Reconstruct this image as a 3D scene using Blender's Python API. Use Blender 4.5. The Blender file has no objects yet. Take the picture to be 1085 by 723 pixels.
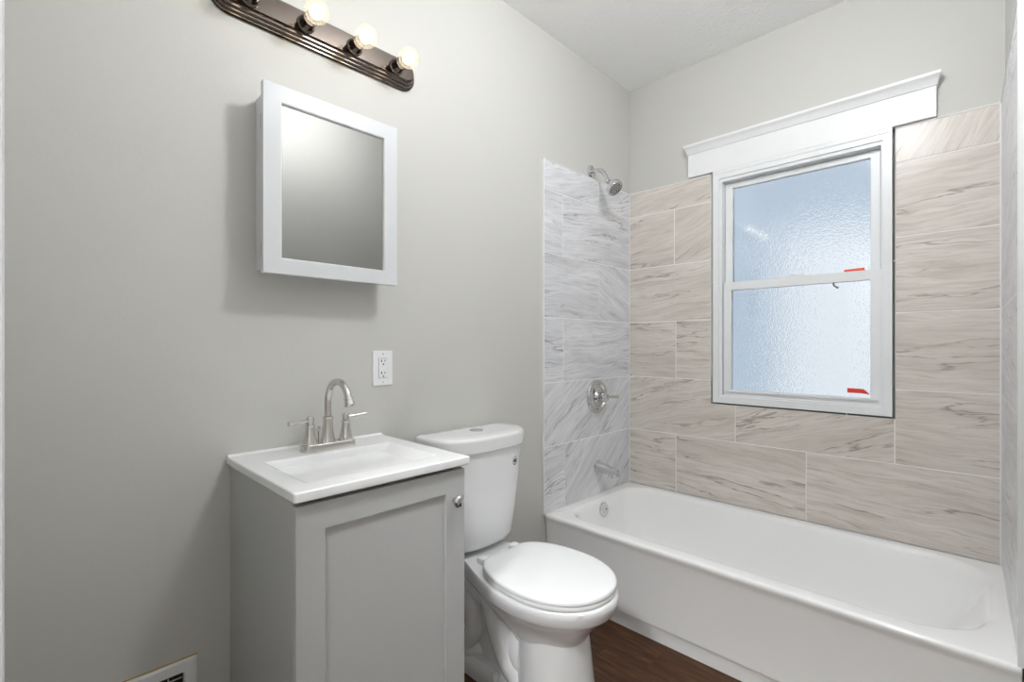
import bpy, bmesh, math, random
from mathutils import Vector, Matrix
PI = math.pi
sc = bpy.context.scene
COL = sc.collection

# ------------------------------------------------------------------ camera
TH = math.atan2(496.5, 507.0)
cam_d = bpy.data.cameras.new('camera'); cam = bpy.data.objects.new('camera', cam_d); COL.objects.link(cam)
cam.location = (1.471, 0.0, 1.17); cam.rotation_euler = (PI/2, 0, TH)
cam_d.sensor_width = 36; cam_d.lens = 507.0/1085*36; cam_d.shift_y = 4.5/1085
cam_d.clip_start = 0.01
sc.camera = cam

# ------------------------------------------------------------------ world, sun, exposure
W = bpy.data.worlds.new('world'); sc.world = W; W.use_nodes = True
bgn = W.node_tree.nodes['Background']; bgn.inputs[0].default_value = (0.76, 0.86, 1.0, 1); bgn.inputs[1].default_value = 0.55
sun_d = bpy.data.lights.new('sun', 'SUN'); sun_d.energy = 3.0; sun_d.angle = math.radians(3); sun_d.color = (1, .95, .88)
sun = bpy.data.objects.new('sun', sun_d); COL.objects.link(sun)
sun.rotation_euler = (math.radians(50), 0, math.radians(-15))     # shines towards +y, onto the made-up house opposite
BULB_STRENGTH = 7.5
HALL_FILL_STRENGTH = 104.0
CEIL_FILL_STRENGTH = 58.0
FILL_GLOBE_XY = (1.1, 1.1)
sc.view_settings.view_transform = 'Standard'; sc.view_settings.look = 'None'
sc.view_settings.gamma = 1.0; sc.view_settings.use_curve_mapping = False
sc.view_settings.exposure = 0.19
try:
    sc.cycles.use_denoising = True; sc.cycles.use_adaptive_sampling = False; sc.cycles.denoising_prefilter = 'ACCURATE'
    sc.cycles.max_bounces = 12; sc.cycles.diffuse_bounces = 6; sc.cycles.transmission_bounces = 8
    sc.cycles.transparent_max_bounces = 12
    sc.cycles.sample_clamp_indirect = 6.0
except Exception: pass

# ------------------------------------------------------------------ material helpers
def lin(c):
    return tuple(((v/255)/12.92 if v/255 <= .04045 else ((v/255+.055)/1.055)**2.4) for v in c)
class NT:
    def __init__(s, name):
        s.m = bpy.data.materials.new(name); s.m.use_nodes = True
        s.t = s.m.node_tree; s.t.nodes.clear()
        s.out = s.n('ShaderNodeOutputMaterial')
    def n(s, typ, **kw):
        nd = s.t.nodes.new(typ)
        for k, v in kw.items(): setattr(nd, k, v)
        return nd
    def l(s, a, b): s.t.links.new(a, b)
    def math(s, op, a, b=None, clamp=False):
        nd = s.n('ShaderNodeMath', operation=op, use_clamp=clamp)
        for i, v in enumerate((a, b)):
            if v is None: continue
            if isinstance(v, (int, float)): nd.inputs[i].default_value = v
            else: s.l(v, nd.inputs[i])
        return nd.outputs[0]
    def mix(s, fac, a, b):
        nd = s.n('ShaderNodeMix', data_type='RGBA')
        for i, v in ((0, fac), (6, a), (7, b)):
            if isinstance(v, (int, float)): nd.inputs[i].default_value = v
            elif isinstance(v, tuple): nd.inputs[i].default_value = tuple(v[:3])+(1,)
            else: s.l(v, nd.inputs[i])
        return nd.outputs[2]
    def noise(s, vec, scale, detail=3, rough=.55, dist=0):
        nd = s.n('ShaderNodeTexNoise'); nd.inputs['Scale'].default_value = scale
        nd.inputs['Detail'].default_value = detail; nd.inputs['Roughness'].default_value = rough
        nd.inputs['Distortion'].default_value = dist
        if vec is not None: s.l(vec, nd.inputs['Vector'])
        return nd.outputs['Fac']
    def mapping(s, vec, scale=(1,1,1), rot=(0,0,0), loc=(0,0,0)):
        nd = s.n('ShaderNodeMapping'); nd.inputs['Scale'].default_value = scale
        nd.inputs['Rotation'].default_value = rot; nd.inputs['Location'].default_value = loc
        s.l(vec, nd.inputs['Vector']); return nd.outputs[0]
    def ramp(s, fac, stops):
        nd = s.n('ShaderNodeValToRGB'); s.l(fac, nd.inputs[0])
        el = nd.color_ramp.elements
        while len(el) < len(stops): el.new(.5)
        for e, (p, c) in zip(el, stops):
            e.position = p; e.color = (tuple(c)+(1,))[:4] if not isinstance(c, (int, float)) else (c, c, c, 1)
        return nd.outputs[0]
    def bump(s, h, strength, dist=.002):
        nd = s.n('ShaderNodeBump'); nd.inputs['Strength'].default_value = strength
        nd.inputs['Distance'].default_value = dist; s.l(h, nd.inputs['Height']); return nd.outputs[0]
    def pbr(s, color, rough=.5, metal=0.0, normal=None, spec=.5, coat=0):
        b = s.n('ShaderNodeBsdfPrincipled')
        for nm, v in (('Base Color', color), ('Roughness', rough), ('Metallic', metal)):
            if isinstance(v, (int, float)): b.inputs[nm].default_value = v
            elif isinstance(v, tuple): b.inputs[nm].default_value = v[:3]+(1,)
            else: s.l(v, b.inputs[nm])
        b.inputs['Specular IOR Level'].default_value = spec
        b.inputs['Coat Weight'].default_value = coat
        if normal is not None: s.l(normal, b.inputs['Normal'])
        s.l(b.outputs[0], s.out.inputs[0]); return b
def obj_coord(s): return s.n('ShaderNodeTexCoord').outputs['Object']

def plain(name, rgb, rough=.5, metal=0.0, spec=.5, nscale=40, nbump=0.0, var=.02):
    s = NT(name); co = obj_coord(s); c = lin(rgb)
    f = s.noise(co, nscale, 3)
    col = s.mix(f, tuple(v*(1-var) for v in c), tuple(min(1, v*(1+var)) for v in c))
    s.pbr(col, rough, metal, s.bump(f, nbump, .001) if nbump else None, spec)
    return s.m

M = {}
def make_paint(name, rgb, bump=.25):
    s = NT(name); co = obj_coord(s)
    a = s.noise(co, 9, 4); b = s.noise(co, 130, 2); c3 = s.noise(co, 1.3, 2)
    v = s.n('ShaderNodeTexVoronoi'); v.inputs['Scale'].default_value = 5.0; s.l(co, v.inputs['Vector'])
    nub = s.math('LESS_THAN', v.outputs['Distance'], .018)
    h = s.math('ADD', s.math('MULTIPLY', a, .9), s.math('ADD', s.math('MULTIPLY', b, .35), s.math('MULTIPLY', nub, .4)))
    c = lin(rgb)
    col = s.mix(c3, tuple(x*.975 for x in c), tuple(x*1.02 for x in c))
    s.pbr(col, .48, 0, s.bump(h, bump, .003), .35); return s.m
M['wall'] = make_paint('greige_wall_paint', (203, 202, 198))
def ceiling_mat():
    s = NT('textured_white_ceiling'); co = obj_coord(s)
    a = s.noise(s.mapping(co, (1, 1.6, 1)), 34, 5, .62, 1.2)
    h = s.ramp(a, [(.42, 0.0), (.6, 1.0)])
    s.pbr(lin((248, 248, 248)), .8, 0, s.bump(h, .35, .003), .2); return s.m
M['ceiling'] = ceiling_mat()

def floor_mat():
    s = NT('dark_brown_wood_planks'); co = obj_coord(s)
    sep = s.n('ShaderNodeSeparateXYZ'); s.l(co, sep.inputs[0])
    pw = .18
    row = s.math('FLOOR', s.math('DIVIDE', s.math('ADD', sep.outputs[1], .05), pw))
    wn = s.n('ShaderNodeTexWhiteNoise', noise_dimensions='1D'); s.l(row, wn.inputs['W'])
    xo = s.math('ADD', sep.outputs[0], s.math('MULTIPLY', wn.outputs[0], 1.2))
    cell = s.math('FLOOR', s.math('DIVIDE', xo, 1.22))
    wn2 = s.n('ShaderNodeTexWhiteNoise', noise_dimensions='2D')
    cb = s.n('ShaderNodeCombineXYZ'); s.l(row, cb.inputs[0]); s.l(cell, cb.inputs[1]); s.l(cb.outputs[0], wn2.inputs['Vector'])
    cv = s.n('ShaderNodeCombineXYZ'); s.l(xo, cv.inputs[0])
    s.l(s.math('ADD', sep.outputs[1], s.math('MULTIPLY', wn2.outputs[0], 7.3)), cv.inputs[1])
    g = s.noise(s.mapping(cv.outputs[0], (3.2, 32, 1)), 1.0, 6, .62, 1.0)
    g2 = s.noise(s.mapping(cv.outputs[0], (14, 190, 1)), 1.0, 3, .6, .3)
    big = s.noise(s.mapping(cv.outputs[0], (2.2, 9, 1)), 1.0, 3, .5, 2.5)
    col = s.ramp(g, [(.28, lin((44, 26, 14))), (.5, lin((80, 51, 31))), (.72, lin((124, 90, 62)))])
    col = s.mix(s.math('MULTIPLY', g2, .45), col, lin((62, 42, 30)))
    col = s.mix(s.ramp(big, [(.4, 0.0), (.62, .6)]), col, lin((60, 38, 25)))
    fy = s.math('FRACT', s.math('DIVIDE', s.math('ADD', sep.outputs[1], .05), pw))
    seam = s.math('LESS_THAN', fy, .012)
    col = s.mix(s.math('MULTIPLY', seam, .7), col, lin((25, 16, 12)))
    s.pbr(col, .42, 0, s.bump(s.math('ADD', g, s.math('MULTIPLY', g2, .5)), .25, .001), .25); return s.m
M['floor'] = floor_mat()

def tile_mat(name, base, light, vein, warm):
    s = NT(name)
    uv = s.n('ShaderNodeUVMap').outputs[0]
    wob = s.noise(s.mapping(uv, (2.5, 5, 1)), 1.0, 3, .5)
    cmb = s.n('ShaderNodeVectorMath', operation='ADD'); s.l(uv, cmb.inputs[0])
    cc = s.n('ShaderNodeCombineXYZ'); s.l(s.math('MULTIPLY', s.math('SUBTRACT', wob, .5), .085), cc.inputs[1]); s.l(cc.outputs[0], cmb.inputs[1])
    p = cmb.outputs[0]
    n1 = s.noise(s.mapping(p, (2.4, 24, 1)), 1.0, 7, .64, .35)      # soft streaks
    n2 = s.noise(s.mapping(p, (6, 95, 1)), 1.0, 4, .7, .2)         # fine streaks
    n3 = s.noise(s.mapping(p, (1.1, 12, 1), loc=(5, 2, 0)), 1.0, 5, .55, .25)   # thin dark veins
    n4 = s.noise(s.mapping(p, (2.6, 9, 1), loc=(1, 9, 0)), 1.0, 2)
    n5 = s.noise(s.mapping(p, (.9, 5.5, 1), loc=(3, 4, 0)), 1.0, 2)
    col = s.ramp(n1, [(.28, lin(vein)), (.46, lin(base)), (.66, lin(light))])
    col = s.mix(s.math('MULTIPLY', s.ramp(n5, [(.45, 0.0), (.7, 1.0)]), .5), col, lin(vein))
    col = s.mix(s.math('MULTIPLY', s.ramp(n2, [(.45, 0.0), (.64, 1.0)]), .62), col, lin(vein))
    line = s.math('SUBTRACT', 1.0, s.math('MULTIPLY', s.math('ABSOLUTE', s.math('SUBTRACT', n3, .5)), 70), True)
    line = s.math('MULTIPLY', line, s.ramp(n4, [(.42, 0.0), (.58, 1.0)]))
    col = s.mix(s.math('MULTIPLY', line, .8), col, lin(warm))
    s.pbr(col, .28, 0, None, .45); return s.m
M['tile_back'] = tile_mat('warm_lit_veined_tile', (219, 212, 205), (228, 222, 216), (192, 182, 173), (134, 119, 109))  # same tile on every wall; warm lamp light is tinted into this copy
M['tile_left'] = tile_mat('cool_lit_veined_tile', (227, 228, 232), (236, 237, 240), (194, 194, 197), (146, 142, 140))  # the same tile with cool daylight tinted into its colour
M['grout'] = plain('pale_grout', (247, 246, 243), .7)
M['white_trim'] = plain('white_trim_paint', (238, 239, 240), .35, nscale=18, nbump=.12)
M['vinyl'] = plain('white_vinyl', (236, 238, 240), .3)
M['porcelain'] = plain('white_porcelain', (236, 237, 238), .08, spec=.6, var=.005)
M['tub'] = plain('white_tub_enamel', (247, 247, 247), .12, spec=.55, var=.005)
M['seat'] = plain('white_seat_plastic', (243, 244, 245), .16, var=.005)
M['top'] = plain('white_cultured_marble', (241, 242, 243), .12, spec=.55, var=.005)
M['cab'] = plain('grey_cabinet_lacquer', (186, 187, 187), .42, nscale=90, var=.01)
M['cab_white'] = plain('white_cabinet_lacquer', (216, 218, 221), .35, var=.008)
M['dark'] = plain('dark_gap', (28, 27, 26), .8)
M['chrome'] = plain('polished_chrome', (214, 215, 217), .07, 1.0, var=.01)
M['bar_chrome'] = plain('light_bar_chrome', (96, 88, 82), .13, 1.0, var=.03)
M['nickel'] = plain('brushed_nickel', (214, 211, 206), .22, 1.0, nscale=220, var=.05)
M['hinge'] = plain('dark_hinge_steel', (70, 70, 70), .4, .8)
M['mirror'] = plain('mirror_silver', (158, 158, 157), .015, 1.0, var=0.0)
M['plate'] = plain('white_outlet_plastic', (240, 241, 243), .3)
M['slot'] = plain('black_slot', (30, 28, 28), .6)
M['orange'] = plain('orange_red_sticker', (232, 84, 52), .5, nscale=300, var=.25)
M['red'] = plain('red_sticker', (214, 52, 40), .5, nscale=300, var=.25)
M['gray_rubber'] = plain('grey_spray_nozzle', (70, 72, 76), .5)
M['siding'] = plain('blue_grey_siding', (172, 187, 202), .8)
M['bright_panel_white'] = plain('white_painted_panel', (222, 227, 232), .7)
M['ground'] = plain('pale_concrete', (180, 180, 178), .9)

def glass_mat():
    s = NT('obscure_pebbled_glass'); co = obj_coord(s)
    v = s.n('ShaderNodeTexVoronoi', feature='SMOOTH_F1'); v.inputs['Scale'].default_value = 185; s.l(co, v.inputs['Vector'])
    n = s.noise(co, 60, 2)
    h = s.math('ADD', v.outputs['Distance'], s.math('MULTIPLY', n, .15))
    nr = s.bump(h, .55, .003)
    r = s.n('ShaderNodeBsdfRefraction'); r.inputs['Roughness'].default_value = .17; r.inputs['IOR'].default_value = 1.35
    r.inputs['Color'].default_value = (.97, .985, 1, 1); s.l(nr, r.inputs['Normal'])
    g = s.n('ShaderNodeBsdfGlossy'); g.inputs['Roughness'].default_value = .075; s.l(s.bump(h, .02, .003), g.inputs['Normal'])
    fr = s.n('ShaderNodeFresnel'); fr.inputs['IOR'].default_value = 1.9
    mx = s.n('ShaderNodeMixShader'); s.l(fr.outputs[0], mx.inputs[0]); s.l(r.outputs[0], mx.inputs[1]); s.l(g.outputs[0], mx.inputs[2])
    s.l(mx.outputs[0], s.out.inputs[0]); return s.m
M['glass'] = glass_mat()
def emit(name, col, st):
    s = NT(name); e = s.n('ShaderNodeEmission'); e.inputs[0].default_value = tuple(col)+(1,); e.inputs[1].default_value = st
    s.l(e.outputs[0], s.out.inputs[0]); return s.m
M['filament'] = emit('glowing_filament', (1, .93, .82), BULB_STRENGTH)
M['ceil_fill'] = emit('bathroom_fill_emitter', (.965, .985, 1), CEIL_FILL_STRENGTH)
M['hall_fill'] = emit('hall_fill_emitter', (.97, .985, 1), HALL_FILL_STRENGTH)
def bulb_glass():
    s = NT('clear_bulb_glass')
    t = s.n('ShaderNodeBsdfTransparent'); t.inputs[0].default_value = (1, .98, .93, 1)
    tl = s.n('ShaderNodeBsdfTranslucent'); tl.inputs[0].default_value = (1, .93, .74, 1)
    g = s.n('ShaderNodeBsdfGlossy'); g.inputs['Roughness'].default_value = .03
    a = s.n('ShaderNodeMixShader'); a.inputs[0].default_value = .16; s.l(t.outputs[0], a.inputs[1]); s.l(tl.outputs[0], a.inputs[2])
    b = s.n('ShaderNodeMixShader'); b.inputs[0].default_value = .06; s.l(a.outputs[0], b.inputs[1]); s.l(g.outputs[0], b.inputs[2])
    s.l(b.outputs[0], s.out.inputs[0]); return s.m
M['bulb'] = bulb_glass()

# ------------------------------------------------------------------ mesh helpers (all in world coordinates)
def box(bm, x0, x1, y0, y1, z0, z1, bev=0.0, seg=2):
    vs = [bm.verts.new((x, y, z)) for x in (x0, x1) for y in (y0, y1) for z in (z0, z1)]
    fs = [bm.faces.new([vs[i] for i in q]) for q in ((0,1,3,2),(4,6,7,5),(0,4,5,1),(2,3,7,6),(0,2,6,4),(1,5,7,3))]
    if bev > 0:
        es = list({e for f in fs for e in f.edges})
        bmesh.ops.bevel(bm, geom=es, offset=bev, segments=seg, affect='EDGES', profile=.5)
def loft(bm, rings, cap0=True, cap1=True, closed=True):
    vr = [[bm.verts.new(p) for p in r] for r in rings]
    n = len(vr[0])
    for a, b in zip(vr, vr[1:]):
        for i in range(n if closed else n-1):
            j = (i+1) % n
            bm.faces.new((a[i], a[j], b[j], b[i]))
    if cap0: bm.faces.new(list(reversed(vr[0])))
    if cap1: bm.faces.new(vr[-1])
    return vr
def frame_of(d):
    d = Vector(d).normalized(); up = Vector((0, 0, 1)) if abs(d.z) < .95 else Vector((1, 0, 0))
    a = d.cross(up).normalized(); b = d.cross(a).normalized()
    return d, a, b
def lathe(bm, base, axis, prof, n=32):
    """prof: list of (distance along the axis, radius)"""
    d, a, b = frame_of(axis); base = Vector(base)
    rings = [[base + d*h + (a*math.cos(2*PI*i/n) + b*math.sin(2*PI*i/n))*max(r, 1e-5) for i in range(n)] for h, r in prof]
    loft(bm, rings)
def tube(bm, pts, rad, n=16, sx=1.0, sy=1.0):
    pts = [Vector(p) for p in pts]; m = len(pts)
    rads = rad if isinstance(rad, (list, tuple)) else [rad]*m
    t0 = (pts[1]-pts[0]).normalized(); _, a, b = frame_of(t0); rings = []
    for i, p in enumerate(pts):
        t = (pts[min(i+1, m-1)] - pts[max(i-1, 0)]).normalized()
        q = t0.rotation_difference(t); a = q @ a; b = q @ b; t0 = t
        rings.append([p + (a*math.cos(2*PI*k/n)*sx + b*math.sin(2*PI*k/n)*sy)*rads[i] for k in range(n)])
    loft(bm, rings)
def spline(ctrl, steps=8):
    P = [Vector(c) for c in ctrl]; P = [2*P[0]-P[1]] + P + [2*P[-1]-P[-2]]; out = []
    for i in range(1, len(P)-2):
        for k in range(steps):
            t = k/steps; p0, p1, p2, p3 = P[i-1:i+3]
            out.append(.5*((2*p1) + (p2-p0)*t + (2*p0-5*p1+4*p2-p3)*t*t + (3*p1-p0-3*p2+p3)*t**3))
    out.append(P[-2]); return out
def sphere(bm, c, r, sc_=(1,1,1), u=32, v=20):
    c = Vector(c)
    rings = []
    for i in range(1, v):
        ph = PI*i/v
        rings.append([c + Vector((r*sc_[0]*math.sin(ph)*math.cos(2*PI*k/u), r*sc_[1]*math.sin(ph)*math.sin(2*PI*k/u), -r*sc_[2]*math.cos(ph))) for k in range(u)])
    vr = loft(bm, rings, False, False)
    b = bm.verts.new(c-Vector((0,0,r*sc_[2]))); t = bm.verts.new(c+Vector((0,0,r*sc_[2])))
    for k in range(u):
        j = (k+1) % u
        bm.faces.new((b, vr[0][j], vr[0][k])); bm.faces.new((t, vr[-1][k], vr[-1][j]))
def rrect(x0, x1, y0, y1, r, nc=10, ns=8):
    """rounded rectangle as (x, y) list; r = one radius or four (x0y0, x1y0, x1y1, x0y1)"""
    if isinstance(r, (int, float)): r = [r]*4
    cs = [(x0+r[0], y0+r[0], PI), (x1-r[1], y0+r[1], 1.5*PI), (x1-r[2], y1-r[2], 0), (x0+r[3], y1-r[3], .5*PI)]
    corners = []
    for (cx, cy, a0), rr in zip(cs, r):
        corners.append([(cx+rr*math.cos(a0+.5*PI*k/nc), cy+rr*math.sin(a0+.5*PI*k/nc)) for k in range(nc+1)])
    out = []
    for i in range(4):
        out += corners[i]
        a = corners[i][-1]; b = corners[(i+1) % 4][0]
        out += [(a[0]+(b[0]-a[0])*k/ns, a[1]+(b[1]-a[1])*k/ns) for k in range(1, ns)]
    return out
def prism(bm, prof, axis, a0, a1):
    """extrude a closed 2D profile along x or y; prof in the other two axes"""
    def mk(p, a): return (a, p[0], p[1]) if axis == 'x' else ((p[0], a, p[1]) if axis == 'y' else (p[0], p[1], a))
    loft(bm, [[mk(p, a0) for p in prof], [mk(p, a1) for p in prof]])
def obj(name, bm, mat, parent=None, smooth=True, angle=35, wn=True, **props):
    me = bpy.data.meshes.new(name)
    bmesh.ops.recalc_face_normals(bm, faces=bm.faces[:])
    root = parent
    while root is not None and root.parent is not None: root = root.parent
    if root is not None: bmesh.ops.translate(bm, verts=bm.verts[:], vec=-root.location)
    bm.to_mesh(me); bm.free()
    mats = mat if isinstance(mat, list) else [mat]
    for m_ in mats: me.materials.append(m_)
    if smooth:
        me.shade_smooth(); me.set_sharp_from_angle(angle=math.radians(angle))
    o = bpy.data.objects.new(name, me); COL.objects.link(o)
    if smooth and wn:
        md_ = o.modifiers.new('normals', 'WEIGHTED_NORMAL'); md_.keep_sharp = True; md_.weight = 80
    if parent is not None: o.parent = parent
    for k, v in props.items(): o[k] = v
    return o
def empty(name, loc):
    o = bpy.data.objects.new(name, None); COL.objects.link(o); o.location = loc; o.empty_display_size = .05; return o
def thing(name, label, cat, loc, group=None):
    o = empty(name, loc); o['label'] = label; o['category'] = cat
    if group: o['group'] = group
    return o
def struct(name, bm=None, mat=None, smooth=False, loc=(0,0,0)):
    o = empty(name, loc) if bm is None else obj(name, bm, mat, None, smooth)
    o['kind'] = 'structure'; return o
N = bmesh.new

# ------------------------------------------------------------------ the room shell
H = 2.655
YB = 2.481
def rx(y): return 1.524 + (2.471-y)*.018           # face of the right-hand tile
bm = N(); box(bm, -.4, 2.6, -1.75, 2.75, -.12, 0); struct('floor', bm, M['floor'])
bm = N(); box(bm, -.4, 2.6, -1.75, 2.75, H, H+.15); struct('ceiling', bm, M['ceiling'])
bm = N(); box(bm, -.14, 0, -.15, YB+.13, 0, H); wall_left = struct('wall_left', bm, M['wall'])
WX0, WX1, WZ0, WZ1 = .483, 1.228, .866, 2.075
bm = N()
box(bm, 0, WX0, YB, YB+.13, 0, H); box(bm, WX1, 1.75, YB, YB+.13, 0, H)
box(bm, WX0, WX1, YB, YB+.13, 0, WZ0); box(bm, WX0, WX1, YB, YB+.13, WZ1, H)
wall_back = struct('wall_back', bm, M['wall'])
bm = N()
p = [(rx(-.15)+.011, -.15), (rx(YB)+.011, YB), (1.75, YB), (1.75, -.15)]
prism(bm, p, 'z', 0, H); wall_right = struct('wall_right', bm, M['wall'])
# front wall with the doorway the camera stands in
DX0, DX1, DZ = .72, 1.53, 2.04
bm = N(); box(bm, 0, DX0, -.15, -.03, 0, H); box(bm, DX0, 1.75, -.15, -.03, DZ, H); box(bm, DX1+.04, 1.75, -.15, -.03, 0, DZ)
struct('wall_front', bm, M['wall'])
bm = N()
for (a, b) in ((DX0-.075, DX0+.005),): box(bm, a, b, -.03, -.0155, 0, DZ+.08, .003)
box(bm, DX0-.075, 1.57, -.03, -.0155, DZ-.005, DZ+.08, .003)
box(bm, DX0, DX0+.02, -.15, -.03, 0, DZ, .002); box(bm, DX0, 1.57, -.15, -.03, DZ-.02, DZ, .002)
struct('trim_1', bm, M['white_trim'])
# the hall beyond the doorway
bm = N(); box(bm, -.4, 2.6, -1.75, -1.63, 0, H); struct('wall_hall_rear', bm, M['wall'])
bm = N(); box(bm, -.4, -.28, -1.63, -.15, 0, H); struct('wall_hall_left', bm, M['wall'])
bm = N(); box(bm, 2.48, 2.6, -1.63, -.15, 0, H); box(bm, 1.75, 2.6, -.15, -.03, 0, H); struct('wall_hall_right', bm, M['wall'])
bm = N(); box(bm, -.28, 0, -.15, -.03, 0, H); struct('wall_hall_front', bm, M['wall'])
hl = thing('added_fill_light', 'added round fill light on the hall ceiling behind the camera', 'ceiling light', (1.1, -.85, H))  # added hall light, unseen, brightens the room through the doorway
bm = N(); lathe(bm, (1.1, -.85, H), (0,0,-1), [(0, .26), (.03, .26), (.03, .24), (.012, .24)], 48); obj('base', bm, M['white_trim'], hl)
bm = N(); lathe(bm, (1.1, -.85, H-.013), (0,0,-1), [(0, .235), (.03, .23), (.055, .18), (.07, .1), (.074, .01)], 48); obj('diffuser', bm, M['hall_fill'], hl)
# unseen globe added overhead to fill the bathroom with light
if CEIL_FILL_STRENGTH > 0:
    LX, LY = FILL_GLOBE_XY
    bl_ = thing('added_fill_light', 'added white fill-light globe over the bathroom, above the frame', 'ceiling light', (LX, LY, H))
    bm = N(); lathe(bm, (LX, LY, H), (0,0,-1), [(0, .075), (.012, .075), (.022, .06), (.03, .03), (.042, .03), (.05, .055), (.062, .055), (.062, .01)], 40); obj('canopy', bm, M['white_trim'], bl_)
    bm = N(); sphere(bm, (LX, LY, H-.165), .115, u=40, v=24); obj('globe', bm, M['ceil_fill'], bl_, angle=80)
# baseboards
bm = N(); box(bm, 0, .014, .0, 1.742, 0, .082, .004); struct('baseboard_left', bm, M['white_trim'], True)

# ------------------------------------------------------------------ tiles
random.seed(11)
def tiles(name, parent, mat, rects, mapf, nrm, th=.009, gap=.0042, rots=None, joined=None):
    """rects in wall (u, z); mapf(u, z, d) -> world"""
    bm = N(); uvl = bm.loops.layers.uv.new('UVMap')
    for k, (u0, u1, z0, z1) in enumerate(rects):
        ang = rots.get(k) if rots and k in rots else random.choice([0, 4, -4, 14, -12, 22, 8, -24])*PI/180
        ou, ov = random.uniform(0, 50), random.uniform(0, 50)
        g = gap/2; b = .0012
        gl = gr = g; bl = br = b
        if joined and k == joined[0]: gr = br = 0; keep = (ang, ou, ov, (u0+u1)/2, (z0+z1)/2)     # left piece of an L-shaped tile
        if joined and k == joined[1]: gl = bl = 0
        a = (u0+gl, u1-gr, z0+g, z1-g); c = (a[0]+bl, a[1]-br, a[2]+b, a[3]-b)
        def q(r, d): return [(r[0], r[2], d), (r[1], r[2], d), (r[1], r[3], d), (r[0], r[3], d)]
        ring = [q(a, 0), q(a, th-b), q(c, th)]
        vs = [[bm.verts.new(mapf(*t)) for t in r] for r in ring]
        co = [[(t[0], t[1]) for t in r] for r in ring]
        fs = []
        for i in range(2):
            for j in range(4):
                k2 = (j+1) % 4
                fs.append((bm.faces.new((vs[i][j], vs[i][k2], vs[i+1][k2], vs[i+1][j])), (co[i][j], co[i][k2], co[i+1][k2], co[i+1][j])))
        fs.append((bm.faces.new(vs[2]), co[2]))
        mu, mz = (u0+u1)/2, (z0+z1)/2
        if joined and k == joined[1]: ang, ou, ov, mu, mz = keep
        for f, cs in fs:
            for lp, (cu, cz) in zip(f.loops, cs):
                du, dz = cu-mu, cz-mz
                lp[uvl].uv = (du*math.cos(ang)+dz*math.sin(ang)+ou, -du*math.sin(ang)+dz*math.cos(ang)+ov)
    o = obj(name, bm, mat, parent, smooth=False)
    return o
RZ = [.3755, .688, .991, 1.302, 1.608, 1.908, 2.046]
YL, YR = 1.708, 2.471
XR = 1.524
left_r = []
for i, ys in enumerate([[1.866], [2.165], [1.853], [2.161], [1.848], [2.155]]):
    e = [YL]+ys+[YR]
    left_r += [(a, b, RZ[i], RZ[i+1]) for a, b in zip(e, e[1:])]
back_r = [(.01, .292, RZ[0], RZ[1]), (.292, .908, RZ[0], RZ[1]), (.908, XR, RZ[0], RZ[1]),
          (.01, .482, RZ[1], RZ[2]), (.482, .601, RZ[1], .870), (.601, 1.222, RZ[1], .870), (1.222, XR, RZ[1], RZ[2]),
          (.01, .292, RZ[2], RZ[3]), (.292, .482, RZ[2], RZ[3]), (1.224, XR, RZ[2], RZ[3]),
          (.01, .482, RZ[3], RZ[4]), (1.224, XR, RZ[3], RZ[4]),
          (.01, .284, RZ[4], RZ[5]), (.284, .482, RZ[4], RZ[5]), (1.224, XR, RZ[4], RZ[5]),
          (.01, .482, RZ[5], RZ[6]), (1.224, XR, RZ[5], RZ[6])]
# the tile beside the window corner is one L-shaped piece: no joint between its two rectangles
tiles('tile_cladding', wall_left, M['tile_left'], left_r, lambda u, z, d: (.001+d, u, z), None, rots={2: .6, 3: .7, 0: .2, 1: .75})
bm = N(); box(bm, 0, .0082, YL, YR+.01, RZ[0], RZ[-1]); obj('grout', bm, M['grout'], wall_left, False)
bm = N()
box(bm, 0, .0125, YL-.0065, YL, RZ[0]-.002, RZ[-1]+.004, .0015); box(bm, 0, .0115, YL, YR, RZ[-1], RZ[-1]+.003, .001)
obj('tile_edge_trim', bm, M['vinyl'], wall_left)
BR_ROT = {0: -.05, 1: -.08, 2: -.06, 3: .25, 4: .25, 5: .3, 6: -.02, 7: 0, 8: 0, 9: -.03, 10: .12, 11: .03, 12: .12, 13: .4, 14: .08, 15: .1, 16: 1.1}
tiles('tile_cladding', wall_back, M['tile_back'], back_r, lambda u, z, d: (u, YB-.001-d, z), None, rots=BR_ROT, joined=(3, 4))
bm = N()
for (u0, u1, z0, z1) in ((.008, .482, RZ[0], RZ[-1]), (1.224, XR+.004, RZ[0], RZ[-1]), (.482, 1.224, RZ[0], .870)):
    box(bm, u0, u1, YB-.0082, YB, z0, z1)
obj('grout', bm, M['grout'], wall_back, False)
bm = N(); box(bm, .008, .4825, YB-.0115, YB, RZ[-1], RZ[-1]+.003, .001); box(bm, 1.2235, XR, YB-.0115, YB, RZ[-1], RZ[-1]+.004, .001)
box(bm, .0075, .0115, YB-.012, YB, RZ[0], RZ[-1])
obj('caulk_line', bm, M['grout'], wall_back)
right_r = []
for i, ys in enumerate([[1.98], [2.2], [1.98], [2.2], [1.98], [2.2]]):
    e = [1.735]+ys+[2.469]
    right_r += [(a, b, RZ[i], RZ[i+1]) for a, b in zip(e, e[1:])]
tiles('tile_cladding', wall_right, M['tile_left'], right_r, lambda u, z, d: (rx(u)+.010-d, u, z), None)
bm = N()
prism(bm, [(rx(1.735)+.0018, 1.735), (rx(2.473)+.0018, 2.473), (rx(2.473)+.011, 2.473), (rx(1.735)+.011, 1.735)], 'z', RZ[0], RZ[-1]); obj('grout', bm, M['grout'], wall_right, False)
bm = N()
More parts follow.
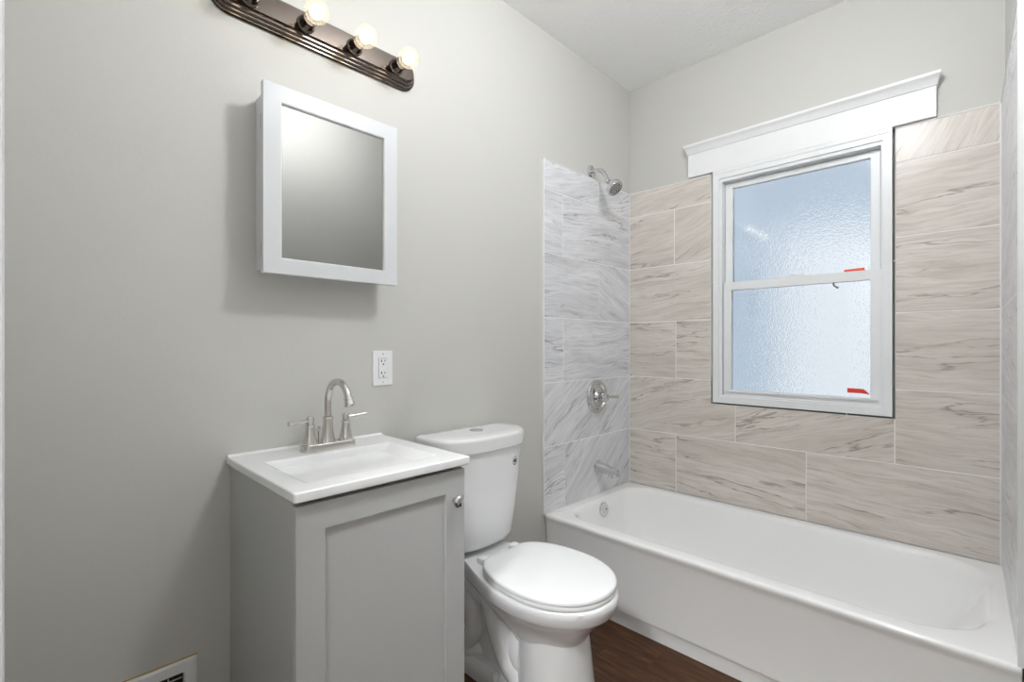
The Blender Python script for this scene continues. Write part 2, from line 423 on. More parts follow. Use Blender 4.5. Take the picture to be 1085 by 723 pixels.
prism(bm, [(rx(1.722)-.001, 1.722), (rx(1.735)-.001, 1.735), (rx(1.735)+.012, 1.735), (rx(1.722)+.012, 1.722)], 'z', RZ[0]-.002, RZ[-1]+.004)
prism(bm, [(rx(1.735)-.001, 1.735), (rx(2.47)-.001, 2.47), (rx(2.47)+.011, 2.47), (rx(1.735)+.011, 1.735)], 'z', RZ[-1], RZ[-1]+.003)
box(bm, XR-.003, XR+.004, 2.467, 2.475, RZ[0], RZ[-1])
obj('tile_edge_trim', bm, M['vinyl'], wall_right)

# ------------------------------------------------------------------ window
win = struct('window_1', loc=(.855, YB, .878))
FX0, FX1, FZ0, FZ1 = .4935, 1.2155, .879, 2.041
bm = N()
def ring_boxes(bm, x0, x1, z0, z1, wl, wr, wb, wt, y0, y1, bev=.002):
    box(bm, x0, x0+wl, y0, y1, z0, z1, bev); box(bm, x1-wr, x1, y0, y1, z0, z1, bev)
    box(bm, x0+wl-.002, x1-wr+.002, y0+.0004, y1, z0, z0+wb, bev); box(bm, x0+wl-.002, x1-wr+.002, y0+.0004, y1, z1-wt, z1, bev)
ring_boxes(bm, FX0, FX1, FZ0, FZ1, .030, .030, .034, .030, 2.4625, 2.58)
ring_boxes(bm, FX0+.028, FX1-.028, FZ0+.03, FZ1-.028, .016, .010, .012, .018, 2.470, 2.58)
obj('frame', bm, M['vinyl'], win)
up = N()   # upper sash, in the outer track
ring_boxes(up, .540, 1.172, 1.452, 1.992, .036, .034, .034, .028, 2.508, 2.535)
us = obj('upper_sash', up, M['vinyl'], win)
bm = N(); box(bm, .572, 1.142, 2.519, 2.524, 1.48, 1.968); obj('glass_pane', bm, M['glass'], us, False)
lo = N()   # lower sash, in the inner track
ring_boxes(lo, .545, 1.178, .915, 1.486, .036, .036, .032, .042, 2.474, 2.503)
ls = obj('lower_sash', lo, M['vinyl'], win)
bm = N(); box(bm, .578, 1.146, 2.488, 2.493, .944, 1.446); obj('glass_pane', bm, M['glass'], ls, False)
bm = N(); box(bm, .556, 1.168, 2.464, 2.476, .938, .946, .002); obj('lift_rail', bm, M['vinyl'], ls)
bm = N(); box(bm, .80, .905, 2.474, 2.5, 1.485, 1.491, .002); lathe(bm, (.852, 2.487, 1.49), (0,0,1), [(0,.014),(.008,.013),(.009,.002)], 20)
box(bm, .845, .90, 2.481, 2.492, 1.491, 1.499, .003); obj('sash_lock', bm, M['vinyl'], ls)
bm = N(); tube(bm, spline([(1.010, 2.487, 1.443), (1.012, 2.486, 1.432), (1.022, 2.4855, 1.424), (1.028, 2.486, 1.420)], 5), [.0035]*10+[.005]*6, 8)
obj('vent_latch', bm, plain('grey_latch', (120, 122, 126), .4), ls)
# strip in the gap round the frame, painted grey for the shadow there
bm = N(); ring_boxes(bm, WX0+.0005, WX1-.0005, WZ0+.0005, WZ1-.0005, .009, .011, .011, .03, YB+.01, YB+.09, 0); obj('gap_filler', bm, plain('gap_shade_grey', (128, 126, 123), .8), win, False)
# header board with crown
hd = struct('trim_2', loc=(.857, YB, 2.05))
bm = N(); box(bm, .3655, 1.350, 2.458, YB, 2.054, 2.19, .002); box(bm, .494, 1.216, 2.4595, YB, 2.036, 2.056, .002)
obj('header_board', bm, M['white_trim'], hd)
bm = N()
cp = [(0, 2.172), (.006, 2.172), (.007, 2.178), (.011, 2.183), (.013, 2.19), (.019, 2.199), (.027, 2.205), (.028, 2.208), (.028, 2.217), (0, 2.217)]
rings = []
for d, z in cp:
    rings.append([(.3655-d*.5, YB, z), (.3655-d*.5, 2.458-d, z), (1.350+d*.5, 2.458-d, z), (1.350+d*.5, YB, z)])
loft(bm, rings); obj('crown', bm, M['white_trim'], hd)
# stickers on the glass
def sticker(pts, y, mat, label):
    bm = N(); n = len(pts)
    loft(bm, [[(x, y, z) for x, z in pts], [(x, y-.0006, z) for x, z in pts]])
    o = obj('window_sticker', bm, mat, None, False); o['label'] = label; o['category'] = 'sticker'; o['group'] = 'stickers on the window glass'
sticker([(1.045, 1.4865), (1.118, 1.4885), (1.116, 1.503), (1.043, 1.5005)], 2.5188, M['orange'], 'orange sticker at the bottom of the upper frosted window pane')
sticker([(1.060, .966), (1.108, .966), (1.140, .962), (1.118, .984), (1.060, .986)], 2.4878, M['red'], 'red arrow-shaped sticker low on the lower frosted window pane')
# tile spacers left in the joint round the window
def spacer(x0, x1, z0, z1, label):
    bm = N(); box(bm, x0, x1, YB-.0125, YB-.004, z0, z1, .0008)
    o = obj('tile_spacer', bm, M['vinyl'], None, True); o['label'] = label; o['category'] = 'tile spacer'; o['group'] = 'spacers round the window'
spacer(FX1+.0003, 1.2238, 1.5105, 1.515, 'white plastic tile spacer right of the window frame')
spacer(.4822, FX0-.0003, 1.490, 1.494, 'white plastic tile spacer left of the window frame')
spacer(1.058, 1.062, .8702, FZ0-.0003, 'white plastic tile spacer under the window frame')

# ------------------------------------------------------------------ outdoors
bm = N(); box(bm, -9, 9, 2.62, 14, -.7, -.6); struct('ground', bm, M['ground'])
nb = thing('made_up_house', 'made-up blue-grey house with a bright white panel behind the frosted window', 'house', (-1.0, 7.0, -.6))  # made-up house, shaped to give the light pattern in the glass
bm = N(); box(bm, -7, 4, 7.0, 7.3, -.6, 6.5)
for k in range(40): box(bm, -7, 4, 6.985, 7.0, -.6+k*.175, -.6+k*.175+.165)
obj('siding', bm, M['siding'], nb, False)
bm = N(); box(bm, -.42, .80, 6.94, 6.99, -.6, 2.62, .01)  # added white panel for the bright patch in the panes
for k in range(4):
    for j in range(4): box(bm, -.38+j*.29, -.13+j*.29, 6.925, 6.945, -.5+k*.74, .12+k*.74, .008)
obj('bright_panel', bm, M['bright_panel_white'], nb, False)

# ------------------------------------------------------------------ bathtub
TY0 = 1.718; TY1 = 2.4695; TX0 = .002; TX1 = 1.545; TZ = .375
tub = thing('bathtub', 'white alcove bathtub along the tiled wall under the window', 'bathtub', (.77, 2.1, 0))
def tub_ring(z, yf, ins=0): return [(x, y, z) for x, y in rrect(TX0, TX1, yf, TY1, .004, 12, 14)]
def tub_in(z, l, r, f, b, rl, rrf, rrb): return [(x, y, z) for x, y in rrect(l, r, f, b, [rl, rrf, rrb, rl], 12, 14)]
rings = [tub_ring(.064, 1.737), tub_ring(.10, 1.736), tub_ring(.335, 1.7275), tub_ring(.348, 1.7240), tub_ring(.358, 1.7195), tub_ring(.366, 1.7190), tub_ring(.3715, 1.7210), tub_ring(.3742, 1.7250), tub_ring(TZ, 1.731)]
L, R_, F_, B_ = .062, 1.500, 1.786, 2.428
keys = [(TZ, .010, .010, .010, .010, .21), (TZ-.0012, .004, .004, .004, .004, .21), (TZ-.006, -.003, -.004, -.003, -.004, .21), (.355, -.012, -.016, -.010, -.013, .21),
        (.30, -.022, -.045, -.019, -.026, .212), (.20, -.036, -.100, -.034, -.044, .215), (.12, -.052, -.150, -.052, -.062, .22), (.082, -.075, -.195, -.076, -.086, .22),
        (.066, -.11, -.245, -.112, -.122, .2), (.061, -.16, -.32, -.165, -.175, .15), (.060, -.25, -.5, -.25, -.25, .06)]
sm = spline([(k[0], k[1], k[2]) for k in keys], 4); sm2 = spline([(k[3], k[4], k[5]) for k in keys], 4)
for q, q2 in zip(sm, sm2):
    rr_ = q2[2]; rl_ = rr_*.58; rings.append(tub_in(q[0], L-q[1], R_+q[2], F_-q2[0], B_+q2[1], rl_, rr_, rr_*.8))
bm = N(); loft(bm, rings, False, True); body = obj('body', bm, M['tub'], tub, angle=60, wn=False)
bm = N(); box(bm, TX0, 1.55, 1.7475, 1.757, .0, .072, .001); obj('apron_skirt', bm, M['tub'], tub)
ox, oy, oz = .0795, 2.094, .322
bm = N(); lathe(bm, (ox, oy, oz), (1, 0, .12), [(0, .037), (.006, .037), (.009, .034), (.0105, .02), (.0105, .001)], 36); op = obj('overflow_plate', bm, M['chrome'], tub)
for dy in (-.012, .014):
    bm = N(); lathe(bm, (ox+.0095, oy+dy, oz-.004+dy*.4), (1, 0, .12), [(0, .0042), (.002, .0038), (.0022, .0005)], 14); obj('screw', bm, M['slot'], op)
bm = N(); lathe(bm, (.26, 2.10, .0605), (0, 0, 1), [(0, .035), (.003, .034), (.003, .026), (.001, .02), (.012, .012), (.016, .001)], 32); obj('drain', bm, M['chrome'], tub)

# shower valve
vy, vz = 2.134, .897
v = thing('shower_valve', 'round chrome tub and shower valve with lever on the grey tiled wall', 'shower valve', (.01, vy, vz))
bm = N(); lathe(bm, (.010, vy, vz), (1,0,0), [(0,.089),(.006,.089),(.013,.085),(.016,.077),(.014,.069),(.007,.064),(.005,.056),(.009,.050),(.012,.036),(.020,.030),(.020,.001)], 48); obj('escutcheon', bm, M['chrome'], v)
bm = N(); lathe(bm, (.028, vy, vz), (1,0,0), [(0,.026),(.02,.024),(.024,.026),(.034,.026),(.04,.020),(.052,.018),(.056,.012),(.057,.001)], 28)
for k in range(4):
    a = PI/4+k*PI/2; sphere(bm, (.058, vy+.021*math.cos(a), vz+.021*math.sin(a)), .009, u=12, v=8)
h = obj('handle', bm, M['chrome'], v)
bm = N(); tube(bm, [(.066, vy+.008, vz+.002), (.070, vy+.03, vz), (.076, vy+.075, vz-.003), (.077, vy+.098, vz-.004)], [.010, .008, .0075, .0085], 16); obj('lever', bm, M['chrome'], h)
# tub spout
s_ = thing('tub_spout', 'chrome tub spout low on the grey tiled wall', 'tub spout', (.01, 2.145, .518))
bm = N()
rings = []
for x, zc, hw, hh in ((.010,.520,.030,.031),(.014,.520,.030,.031),(.018,.519,.028,.029),(.05,.518,.027,.027),(.09,.514,.024,.023),(.116,.509,.0235,.021),(.130,.5065,.023,.0205),(.1335,.506,.0215,.019),(.1345,.506,.019,.017)):
    rings.append([(x, 2.145+hw*math.copysign(abs(math.cos(2*PI*k/32))**.8, math.cos(2*PI*k/32)), zc+hh*math.copysign(abs(math.sin(2*PI*k/32))**.8, math.sin(2*PI*k/32))) for k in range(32)])
loft(bm, rings); sb = obj('body', bm, M['chrome'], s_)
bm = N(); lathe(bm, (.112, 2.145, .494), (0,0,-1), [(0,.017),(.012,.0165),(.012,.013),(.004,.012),(.004,.001)], 24); obj('outlet', bm, M['chrome'], s_)
bm = N(); lathe(bm, (.010, 2.145, .520), (1,0,0), [(0,.036),(.003,.036),(.004,.030)], 32); obj('flange', bm, M['chrome'], s_)
# shower head
sh = thing('wall_shower', 'chrome shower head on a short bent arm above the grey tile', 'shower head', (0, 2.10, 2.085))
bm = N(); lathe(bm, (.0, 2.10, 2.085), (1,0,0), [(0,.037),(.003,.037),(.009,.031),(.013,.018),(.013,.001)], 32); obj('flange', bm, M['chrome'], sh)
arm = spline([(.002, 2.10, 2.085), (.045, 2.10, 2.085), (.068, 2.10, 2.074), (.088, 2.10, 2.047), (.098, 2.10, 2.020)], 6)
bm = N(); tube(bm, arm, .0105, 16); obj('arm', bm, M['chrome'], sh)
ax = Vector((.68, -.05, -.73)).normalized(); b0 = Vector((.094, 2.10, 2.024))
bm = N(); lathe(bm, b0, ax, [(0,.014),(.004,.0155),(.016,.0155),(.020,.0135),(.026,.016),(.036,.022),(.060,.037),(.064,.043),(.080,.044),(.086,.041),(.086,.036),(.083,.035),(.083,.001)], 40)
hd_ = obj('head', bm, M['chrome'], sh)
bm = N(); d_, a_, b_ = frame_of(ax)
for rr, n_ in ((.008, 5), (.018, 9), (.027, 14)):
    for k in range(n_):
        lathe(bm, b0+ax*.0825+(a_*math.cos(2*PI*k/n_)+b_*math.sin(2*PI*k/n_))*rr, ax, [(0,.0036),(.003,.003),(.0032,.0005)], 8)
obj('nozzles', bm, M['gray_rubber'], hd_)

# ------------------------------------------------------------------ vanity
VY0, VY1, VX = .387, .860, .469
cb = thing('vanity_cabinet', 'grey shaker vanity cabinet under the white sink top', 'cabinet', (.22, .62, 0))
bm = N()
box(bm, .001, .434, .397, .415, 0, .842, .0008); box(bm, .001, .434, .833, .851, 0, .842, .0008)
box(bm, .005, .38, .41, .84, .08, .096); box(bm, .001, .012, .41, .84, 0, .842); box(bm, .375, .385, .41, .84, 0, .09)
box(bm, .36, .385, .41, .84, .815, .842); pass
obj('body', bm, M['cab'], cb)
DF = .4535
bm = N(); dy0, dy1, dz0, dz1 = .3965, .8515, .095, .8315
fw = .063
box(bm, .4355, DF, dy0, dy0+fw, dz0, dz1, .0012); box(bm, .4355, DF, dy1-fw, dy1, dz0, dz1, .0012)
box(bm, .4355, DF-.0002, dy0+fw-.0012, dy1-fw+.0012, dz1-.06, dz1, .0012); box(bm, .4355, DF-.0002, dy0+fw-.0012, dy1-fw+.0012, dz0, dz0+.06, .0012)
box(bm, .4355, DF-.009, dy0+fw-.004, dy1-fw+.004, dz0+.05, dz1-.05)
dr = obj('door', bm, M['cab'], cb)
bm = N(); lathe(bm, (DF-.0005, .815, .752), (1,0,0), [(0,.007),(.012,.006),(.015,.013),(.018,.0165),(.024,.0165),(.029,.012),(.031,.001)], 28); obj('knob', bm, M['chrome'], dr)
# sink top with integral basin
vt = thing('sink_top', 'white rectangular sink top with integral basin on the grey cabinet', 'sink', (.235, .62, .842))
def vr(z, i=0, r=.006): return [(x, y, z) for x, y in rrect(.001, VX-i, VY0+i, VY1-i, [.003, r, r, .003], 6, 10)]
def vb(z, x0, x1, y0, y1, r): return [(x, y, z) for x, y in rrect(x0, x1, y0, y1, r, 6, 10)]
rings = [vr(.8425, .004), vr(.8445, .0015), vr(.847, .0), vr(.862, 0), vr(.8648, .0015), vr(.866, .005),
         vb(.866, .140, .408, .432, .806, .008), vb(.8652, .145, .404, .437, .801, .008), vb(.862, .148, .400, .440, .798, .010),
         vb(.85, .150, .395, .445, .782, .014), vb(.79, .158, .376, .480, .70, .03), vb(.772, .170, .365, .50, .675, .03), vb(.769, .20, .335, .53, .64, .03)]
bm = N(); loft(bm, rings); tp = obj('top', bm, M['top'], vt, angle=50)
bm = N()
prism(bm, [(.0005, .864), (.022, .8655), (.012, .8668), (.006, .8695), (.004, .8705), (.0005, .8705)], 'y', VY0+.002, VY1-.002); obj('back_lip', bm, M['top'], vt, angle=60)
bm = N(); lathe(bm, (.272, .61, .7692), (0,0,1), [(0,.022),(.002,.021),(.002,.014),(.005,.013),(.006,.001)], 28); obj('drain', bm, M['nickel'], vt)
# faucet
fx, fy, fz = .100, .628, .866
fc = thing('faucet', 'brushed nickel gooseneck faucet with two lever handles on the white sink', 'faucet', (fx, fy, fz))
bm = N()
rings = [[(x, y, z) for x, y in rrect(fx-hx, fx+hx, fy-hy, fy+hy, hx*.95, 8, 6)] for hx, hy, z in ((.0265,.0815,fz+.0002),(.027,.082,fz+.002),(.0265,.0815,fz+.008),(.0255,.0805,fz+.018),(.0245,.0795,fz+.0205),(.022,.077,fz+.022))]
loft(bm, rings); obj('base_plate', bm, M['nickel'], fc, angle=40)
for sgn in (-1, 1):
    hy = fy+sgn*.054
    bm = N(); lathe(bm, (fx, hy, fz+.021), (0,0,1), [(0,.0225),(.003,.0225),(.004,.020),(.018,.0165),(.035,.0135),(.050,.0125),(.052,.0135),(.0545,.0135),(.056,.010),(.060,.0095),(.061,.0105),(.074,.0105),(.078,.008),(.079,.001)], 28)
    hh = obj('handle', bm, M['nickel'], fc)
    bm = N()
    z = fz+.087
    if sgn < 0: pts = [(fx, hy-.005, z), (fx+.004, hy-.022, z), (fx+.008, hy-.05, z-.001), (fx+.010, hy-.064, z-.001)]
    else: pts = [(fx, hy+.005, z), (fx+.002, hy+.022, z+.001), (fx+.003, hy+.05, z+.003), (fx+.003, hy+.064, z+.004)]
    tube(bm, pts, [.0062, .006, .0068, .0072], 16); obj('lever', bm, M['nickel'], hh)
bm = N(); lathe(bm, (fx-.004, fy, fz+.021), (0,0,1), [(0,.0215),(.003,.0210),(.02,.0175),(.045,.0145),(.066,.0135),(.069,.0150),(.073,.0150),(.075,.011)], 28)
R0 = .066
pts = [(fx-.004, fy, fz+.09), (fx-.004, fy, fz+.11), (fx-.004, fy, .995)]
for k in range(1, 17):
    a = PI - (PI*.90)*k/16; pts.append((fx-.004+R0+R0*math.cos(a), fy, 1.0+R0*math.sin(a)))
tube(bm, pts, .0098, 20)
sp = obj('spout', bm, M['nickel'], fc)
e0 = Vector(pts[-1])
bm = N(); ed_ = (e0-Vector(pts[-2])).normalized()
lathe(bm, e0-ed_*.006, ed_, [(0,.0105),(.001,.0125),(.008,.0125),(.009,.0115),(.012,.0115),(.013,.0138),(.024,.0142),(.024,.011),(.02,.010),(.02,.001)], 28); obj('aerator', bm, M['nickel'], sp)
bm = N(); tube(bm, [(fx-.027, fy-.018, fz+.018), (fx-.027, fy-.018, fz+.05)], .0026, 10); lathe(bm, (fx-.027, fy-.018, fz+.05), (0,0,1), [(0,.003),(.002,.0065),(.006,.0075),(.010,.005),(.013,.006),(.015,.001)], 16); obj('lift_rod', bm, M['nickel'], fc)

# outlet
oy0, oy1, oz0, oz1 = .8255, .9015, 1.032, 1.151
ot = thing('wall_outlet', 'white duplex wall outlet above the sink top, left of the toilet tank', 'outlet', (0, (oy0+oy1)/2, (oz0+oz1)/2))
cy, cz = (oy0+oy1)/2, (oz0+oz1)/2
bm = N(); loft(bm, [[(x, y, z) for y, z in rrect(oy0+i, oy1-i, oz0+i, oz1-i, .004, 5, 3)] for x, i in ((.0003,0),(.003,0),(.0055,.002),(.0065,.006))]); obj('cover_plate', bm, M['plate'], ot)
bm = N(); box(bm, .0062, .0072, cy-.0178, cy+.0178, cz-.0345, cz+.0345, .0004); obj('gap', bm, plain('outlet_gap', (170, 170, 172), .5), ot)
bm = N(); box(bm, .006, .0088, cy-.0165, cy+.0165, cz-.033, cz+.033, .001); rc = obj('receptacle', bm, M['plate'], ot)
M['screw'] = plain('screw_grey', (190, 190, 192), .4)
for dz in (.0205, -.0205):
    zc = cz+dz
    bm = N(); prism(bm, [(cy-.0054, zc), (cy-.0080, zc), (cy-.0080, zc+.003), (cy-.0098, zc+.003), (cy-.0098, zc+.0052), (cy-.0080, zc+.0052), (cy-.0080, zc+.0095), (cy-.0054, zc+.0095)], 'x', .0082, .0091); obj('slot', bm, M['slot'], rc, False)
    bm = N(); box(bm, .0082, .0091, cy+.0046, cy+.0068, zc+.001, zc+.0085); obj('slot', bm, M['slot'], rc, False)
    bm = N(); lathe(bm, (.0082, cy, zc-.007), (1,0,0), [(0,.0029),(.0009,.0029),(.00092,.0003)], 14); obj('ground_hole', bm, M['slot'], rc)
for dz in (.0485, -.0485):
    bm = N(); lathe(bm, (.0062, cy, cz+dz), (1,0,0), [(0,.0028),(.0010,.0025),(.0011,.0003)], 14); obj('screw', bm, M['screw'], ot)

# ------------------------------------------------------------------ mirror cabinet
mc = thing('mirror_cabinet', 'white framed mirrored medicine cabinet on the wall above the sink', 'cabinet', (0, .655, 1.382))
bm = N(); box(bm, .0005, .0795, .462, .848, 1.382, 1.868, .0015); obj('body', bm, M['cab_white'], mc)
mx0, mx1 = .0805, .0995
my0, my1, mz0, mz1, mw = .449, .861, 1.366, 1.884, .0465
bm = N()
box(bm, mx0, mx1, my0, my0+mw, mz0, mz1, .001); box(bm, mx0, mx1, my1-mw, my1, mz0, mz1, .001)
box(bm, mx0, mx1-.0001, my0+mw-.001, my1-mw+.001, mz0, mz0+mw-.004, .001); box(bm, mx0, mx1-.0001, my0+mw-.001, my1-mw+.001, mz1-mw, mz1, .001)
md = obj('door_frame', bm, M['cab_white'], mc)
bm = N()   # bevelled inner lip
a = (my0+mw-.0005, my1-mw+.0005, mz0+mw-.0045, mz1-mw+.0005)
loft(bm, [[(x, a[0]+i, a[2]+i), (x, a[1]-i, a[2]+i), (x, a[1]-i, a[3]-i), (x, a[0]+i, a[3]-i)] for x, i in ((mx1-.001, 0), (mx1-.0015, .002), (mx1-.009, .004))], False, False)
obj('bead', bm, M['white_trim'], md, False)
bm = N(); box(bm, mx0+.004, mx1-.008, my0+mw-.003, my1-mw+.003, mz0+mw-.006, mz1-mw+.003); obj('mirror', bm, M['mirror'], md, False)
for z in (1.79, 1.435):
    bm = N(); box(bm, .048, .060, .4605, .4622, z-.021, z+.021, .0005)
    for k in range(6): lathe(bm, (.054, .4600, z-.021+k*.007), (0,0,1), [(0,.0022),(.0006,.003),(.0054,.003),(.006,.0022)], 10)
    obj('hinge', bm, M['hinge'], mc)

# ------------------------------------------------------------------ vanity light
BZ, BY = 2.128, .665
vl = thing('vanity_light', 'chrome strip light with round bulbs above the mirror cabinet', 'light', (0, BY, BZ))
def bar(x, i): return [(x, y, z) for y, z in rrect(BY-.325+i, BY+.325-i, BZ-.054+i, BZ+.054-i, max(.053-i, .004), 14, 10)]
bm = N(); loft(bm, [bar(x, i) for x, i in ((.0005,0),(.006,.0),(.009,.003),(.0095,.007),(.015,.0075),(.019,.010),(.0195,.014),(.025,.0145),(.029,.017),(.0295,.021),(.034,.022),(.037,.025),(.037,.029))])
obj('back_plate', bm, M['bar_chrome'], vl, angle=28)
sk_me = None
for k, by in enumerate((.434, .588, .742, .896)):
    zb = BZ-.003
    bm = N(); lathe(bm, (.0365, by, zb), (1,0,0), [(0,.026),(.003,.026),(.005,.021),(.010,.0195),(.028,.0195),(.032,.021),(.037,.021),(.037,.0175),(.03,.017)], 32); obj('socket', bm, M['bar_chrome'], vl)
    bm = N()
    prof = [(0,.0135),(.010,.0135),(.018,.0155)]
    c0, r0 = .052, .033
    for j in range(3, 25):
        a = PI - PI*j/24.0; 
        if r0*math.sin(a) > .016 or j > 12: prof.append((c0+r0*math.cos(a), max(r0*math.sin(a), .0004)))
    prof = sorted(prof, key=lambda t: t[0])
    lathe(bm, (.062, by, zb), (1,0,0), prof, 32); bl = obj('bulb', bm, M['bulb'], vl, angle=80)
    bm = N(); sphere(bm, (.062+c0-.002, by, zb), .0185, (1.15, 1, 1), 20, 12); obj('glow_core', bm, M['filament'], bl, angle=80)

# ------------------------------------------------------------------ wall register (lower left)
wr = thing('wall_register', 'white metal heating register low on the painted wall left of the vanity', 'vent', (0, .17, .16))
ry0, ry1, rz0, rz1 = .015, .3185, .150, .3595
bm = N()
loft(bm, [[(x, y, z) for y, z in rrect(ry0+i, ry1-i, rz0+i, rz1-i, .003, 4, 4)] for x, i in ((.0003, 0), (.006, .0), (.009, .004), (.009, .029), (.002, .031))], False, False)
obj('frame', bm, M['white_trim'], wr)
bm = N(); box(bm, .0004, .002, ry0+.028, ry1-.028, rz0+.028, rz1-.028); obj('duct_opening', bm, M['slot'], wr, False)
bm = N()
for k in range(9):
    z = rz0+.040+k*.0155
    prism(bm, [(.003, z), (.0085, z+.006), (.0085, z+.0072), (.003, z+.0012)], 'y', ry0+.034, ry1-.034)
for k in range(3): box(bm, .002, .0087, ry0+.06+k*.09, ry0+.062+k*.09, rz0+.03, rz1-.034)
obj('louvers', bm, M['white_trim'], wr, False)
bm = N(); box(bm, .0002, .0022, ry0, ry1+.001, rz1+.0002, rz1+.0035, .0003); obj('paint_edge', bm, plain('bare_drywall_edge', (182, 152, 104), .8), wr)

# ------------------------------------------------------------------ toilet
TC = 1.200
to = thing('toilet', 'white two-piece toilet with closed lid between vanity and bathtub', 'toilet', (.35, TC, 0))
def outline(xb, xf, hw, wb, xm=.60, seat=False, n=48):
    """half outlines: blunt back (half width wb), widest hw at fraction xm, elliptic front"""
    pts = []
    for k in range(n+1):
        u = .5-.5*math.cos(PI*k/n)
        if u < xm:
            if seat: w = wb+(hw-wb)*(1-((xm-u)/xm)**2.2)**.5
            else:
                q = min(1, max(0, (u-.18)/(xm-.18))); w = wb+(hw-wb)*math.sin(PI/2*q)**1.2
        else: w = hw*max(0, 1-((u-xm)/(1-xm))**2.1)**(1/2.1)
        pts.append((xb+(xf-xb)*u, w))
    return pts+[(x, -w) for x, w in reversed(pts[:-1])]
def sec(z, xb, xf, hw, wb, xm=.6, seat=False): return [(x, TC+w, z) for x, w in outline(xb, xf, hw, wb, xm, seat)]
bm = N()
rings = [sec(.4115, .035, .688, .174, .10, .62), sec(.4095, .031, .694, .181, .106, .62), sec(.404, .029, .698, .185, .108, .62), sec(.388, .029, .697, .185, .108, .62),
         sec(.366, .029, .691, .180, .107, .62), sec(.360, .031, .688, .177, .106, .62), sec(.354, .036, .680, .170, .105, .62), sec(.326, .10, .650, .149, .10, .6), sec(.296, .17, .622, .130, .096, .58), sec(.268, .24, .602, .117, .09, .56), sec(.250, .30, .597, .110, .086, .54)]
loft(bm, rings)
# front column and foot
def ell(z, xc, ax_, ay_): return [(xc+ax_*math.cos(2*PI*k/48), TC+ay_*math.sin(2*PI*k/48), z) for k in range(48)]
loft(bm, [ell(.28, .482, .114, .108), ell(.2, .488, .120, .113), ell(.1, .492, .128, .118), ell(.03, .492, .134, .122), ell(.0005, .492, .137, .124)])
# trapway
tube(bm, spline([(.44, TC, .10), (.34, TC, .17), (.27, TC, .27), (.20, TC, .325), (.135, TC, .28), (.12, TC, .18), (.135, TC, .08), (.15, TC, .03)], 8), [.060+.012*math.sin(i*.4) for i in range(57)], 24, 1.25, 1.0)
tube(bm, spline([(.47, TC, .20), (.38, TC, .25), (.31, TC, .33), (.22, TC, .37)], 8), .075, 24)
for sg in (-1, 1):
    y0_ = TC+sg*.062
    tube(bm, spline([(.115, y0_, .345), (.19, y0_, .345), (.255, y0_-sg*.004, .29), (.295, y0_-sg*.002, .20), (.35, y0_, .115), (.43, y0_, .07)], 8), .042, 20)
    tube(bm, spline([(.10, y0_, .31), (.155, y0_, .24), (.165, y0_, .15), (.125, y0_, .08), (.12, y0_, .02)], 8), .034, 20)
box(bm, .10, .46, TC-.05, TC+.05, .02, .36)
loft(bm, [[(x, TC+y, z) for x, y in rrect(.055+i, .50, -.098+i, .098-i, .085-i, 10, 6)] for z, i in ((.0005,0),(.03,.0),(.05,.006),(.062,.02))])
bowl = obj('bowl', bm, M['porcelain'], to, angle=40, wn=False)
for sgn in (-1, 1):
    bm = N(); lathe(bm, (.305, TC+sgn*.087, .045), (0,0,1), [(0,.0145),(.012,.0145),(.022,.011),(.026,.004),(.0265,.0005)], 20); obj('bolt_cap', bm, M['seat'], to)
# seat and lid
def sl(z, i): return sec(z, .258+i, .690-i, .180-i, .074-i*.6, .50, True)
bm = N(); loft(bm, [sl(.4125, .004), sl(.414, .001), sl(.420, .0), sl(.426, .002), sl(.4275, .005)]); obj('seat', bm, M['seat'], to, angle=45)
bm = N(); loft(bm, [sl(.4285, .003), sl(.430, .0), sl(.437, .0), sl(.441, .003), sl(.4435, .010), sl(.4448, .03), sl(.4455, .07)]); obj('seat_lid', bm, M['seat'], to, angle=60)
for sgn in (-1, 1):
    bm = N(); box(bm, .215, .252, TC+sgn*.078-.018, TC+sgn*.078+.018, .4105, .432, .005, 3); obj('seat_hinge', bm, M['seat'], to)
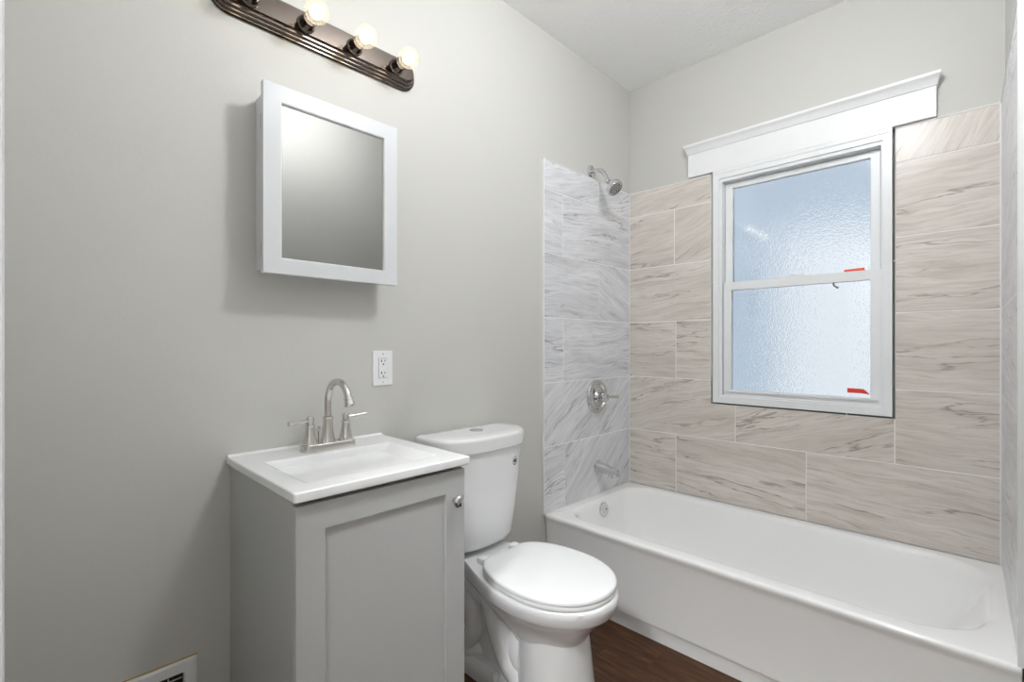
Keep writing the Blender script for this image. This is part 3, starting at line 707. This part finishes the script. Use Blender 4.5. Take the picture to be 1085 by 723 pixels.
# tank
def tank(z, xb, xf, hw, xs, p):
    """straight back and short sides up to x = xs, then a bowed front of power p"""
    out = [(xb, TC-hw*.93), (xb+.004, TC-hw*.97), (xb+.012, TC-hw*.99)]
    n = 40
    for k in range(n+1):
        a = PI*k/n - PI/2
        c, s_n = math.cos(a), math.sin(a)
        out.append((xs+(xf-xs)*abs(c)**(2/p), TC+hw*math.copysign(abs(s_n)**(2/p), s_n)))
    out += [(xb+.012, TC+hw*.99), (xb+.004, TC+hw*.97), (xb, TC+hw*.93)]
    m = 8
    out += [(xb, TC+hw*.93*(1-2*k/m)) for k in range(1, m)]
    return [(x, y, z) for x, y in out]
bm = N()
loft(bm, [tank(.424, .050, .150, .130, .08, 2.3), tank(.428, .040, .172, .148, .08, 2.4), tank(.437, .033, .186, .160, .08, 2.5), tank(.455, .030, .194, .167, .085, 2.6), tank(.60, .024, .206, .182, .09, 2.7), tank(.795, .018, .216, .202, .09, 2.8)])
tk = obj('tank', bm, M['porcelain'], to, angle=50)
bm = N()
loft(bm, [tank(.792, .013, .226, .213, .085, 2.6), tank(.795, .011, .230, .2155, .085, 2.6), tank(.832, .011, .232, .217, .085, 2.6), tank(.841, .013, .229, .214, .085, 2.6), tank(.845, .020, .220, .205, .085, 2.6), tank(.8465, .05, .18, .16, .085, 2.4)])
tl = obj('tank_lid', bm, M['porcelain'], to, angle=50)
bm = N(); lathe(bm, (.105, TC+.002, .8462), (0,0,1), [(0,.026),(.003,.026),(.0045,.0245),(.0045,.0225),(.0035,.022),(.0045,.0215),(.005,.001)], 36); obj('flush_button', bm, M['chrome'], tl)
bm = N()
# round maker's mark on the tank: dark dot inside a ring of small dashes
tr = [Vector(q) for q in tank(.731, .0203, .2128, .1954, .09, 2.77)]
ec = tr[3+26]; tg = tr[3+27]-tr[3+25]; ed = Vector((tg.y, -tg.x, 0)).normalized(); _, ea, eb = frame_of(ed)
lathe(bm, ec-ed*.004, ed, [(0,.0075),(.0055,.0075),(.0057,.0005)], 20)
for k in range(12):
    c = ec+(ea*math.cos(2*PI*k/12)+eb*math.sin(2*PI*k/12))*.015
    lathe(bm, c-ed*.004, ed, [(0,.0018),(.0052,.0018),(.0053,.0003)], 8)
obj('emblem', bm, M['hinge'], tk)
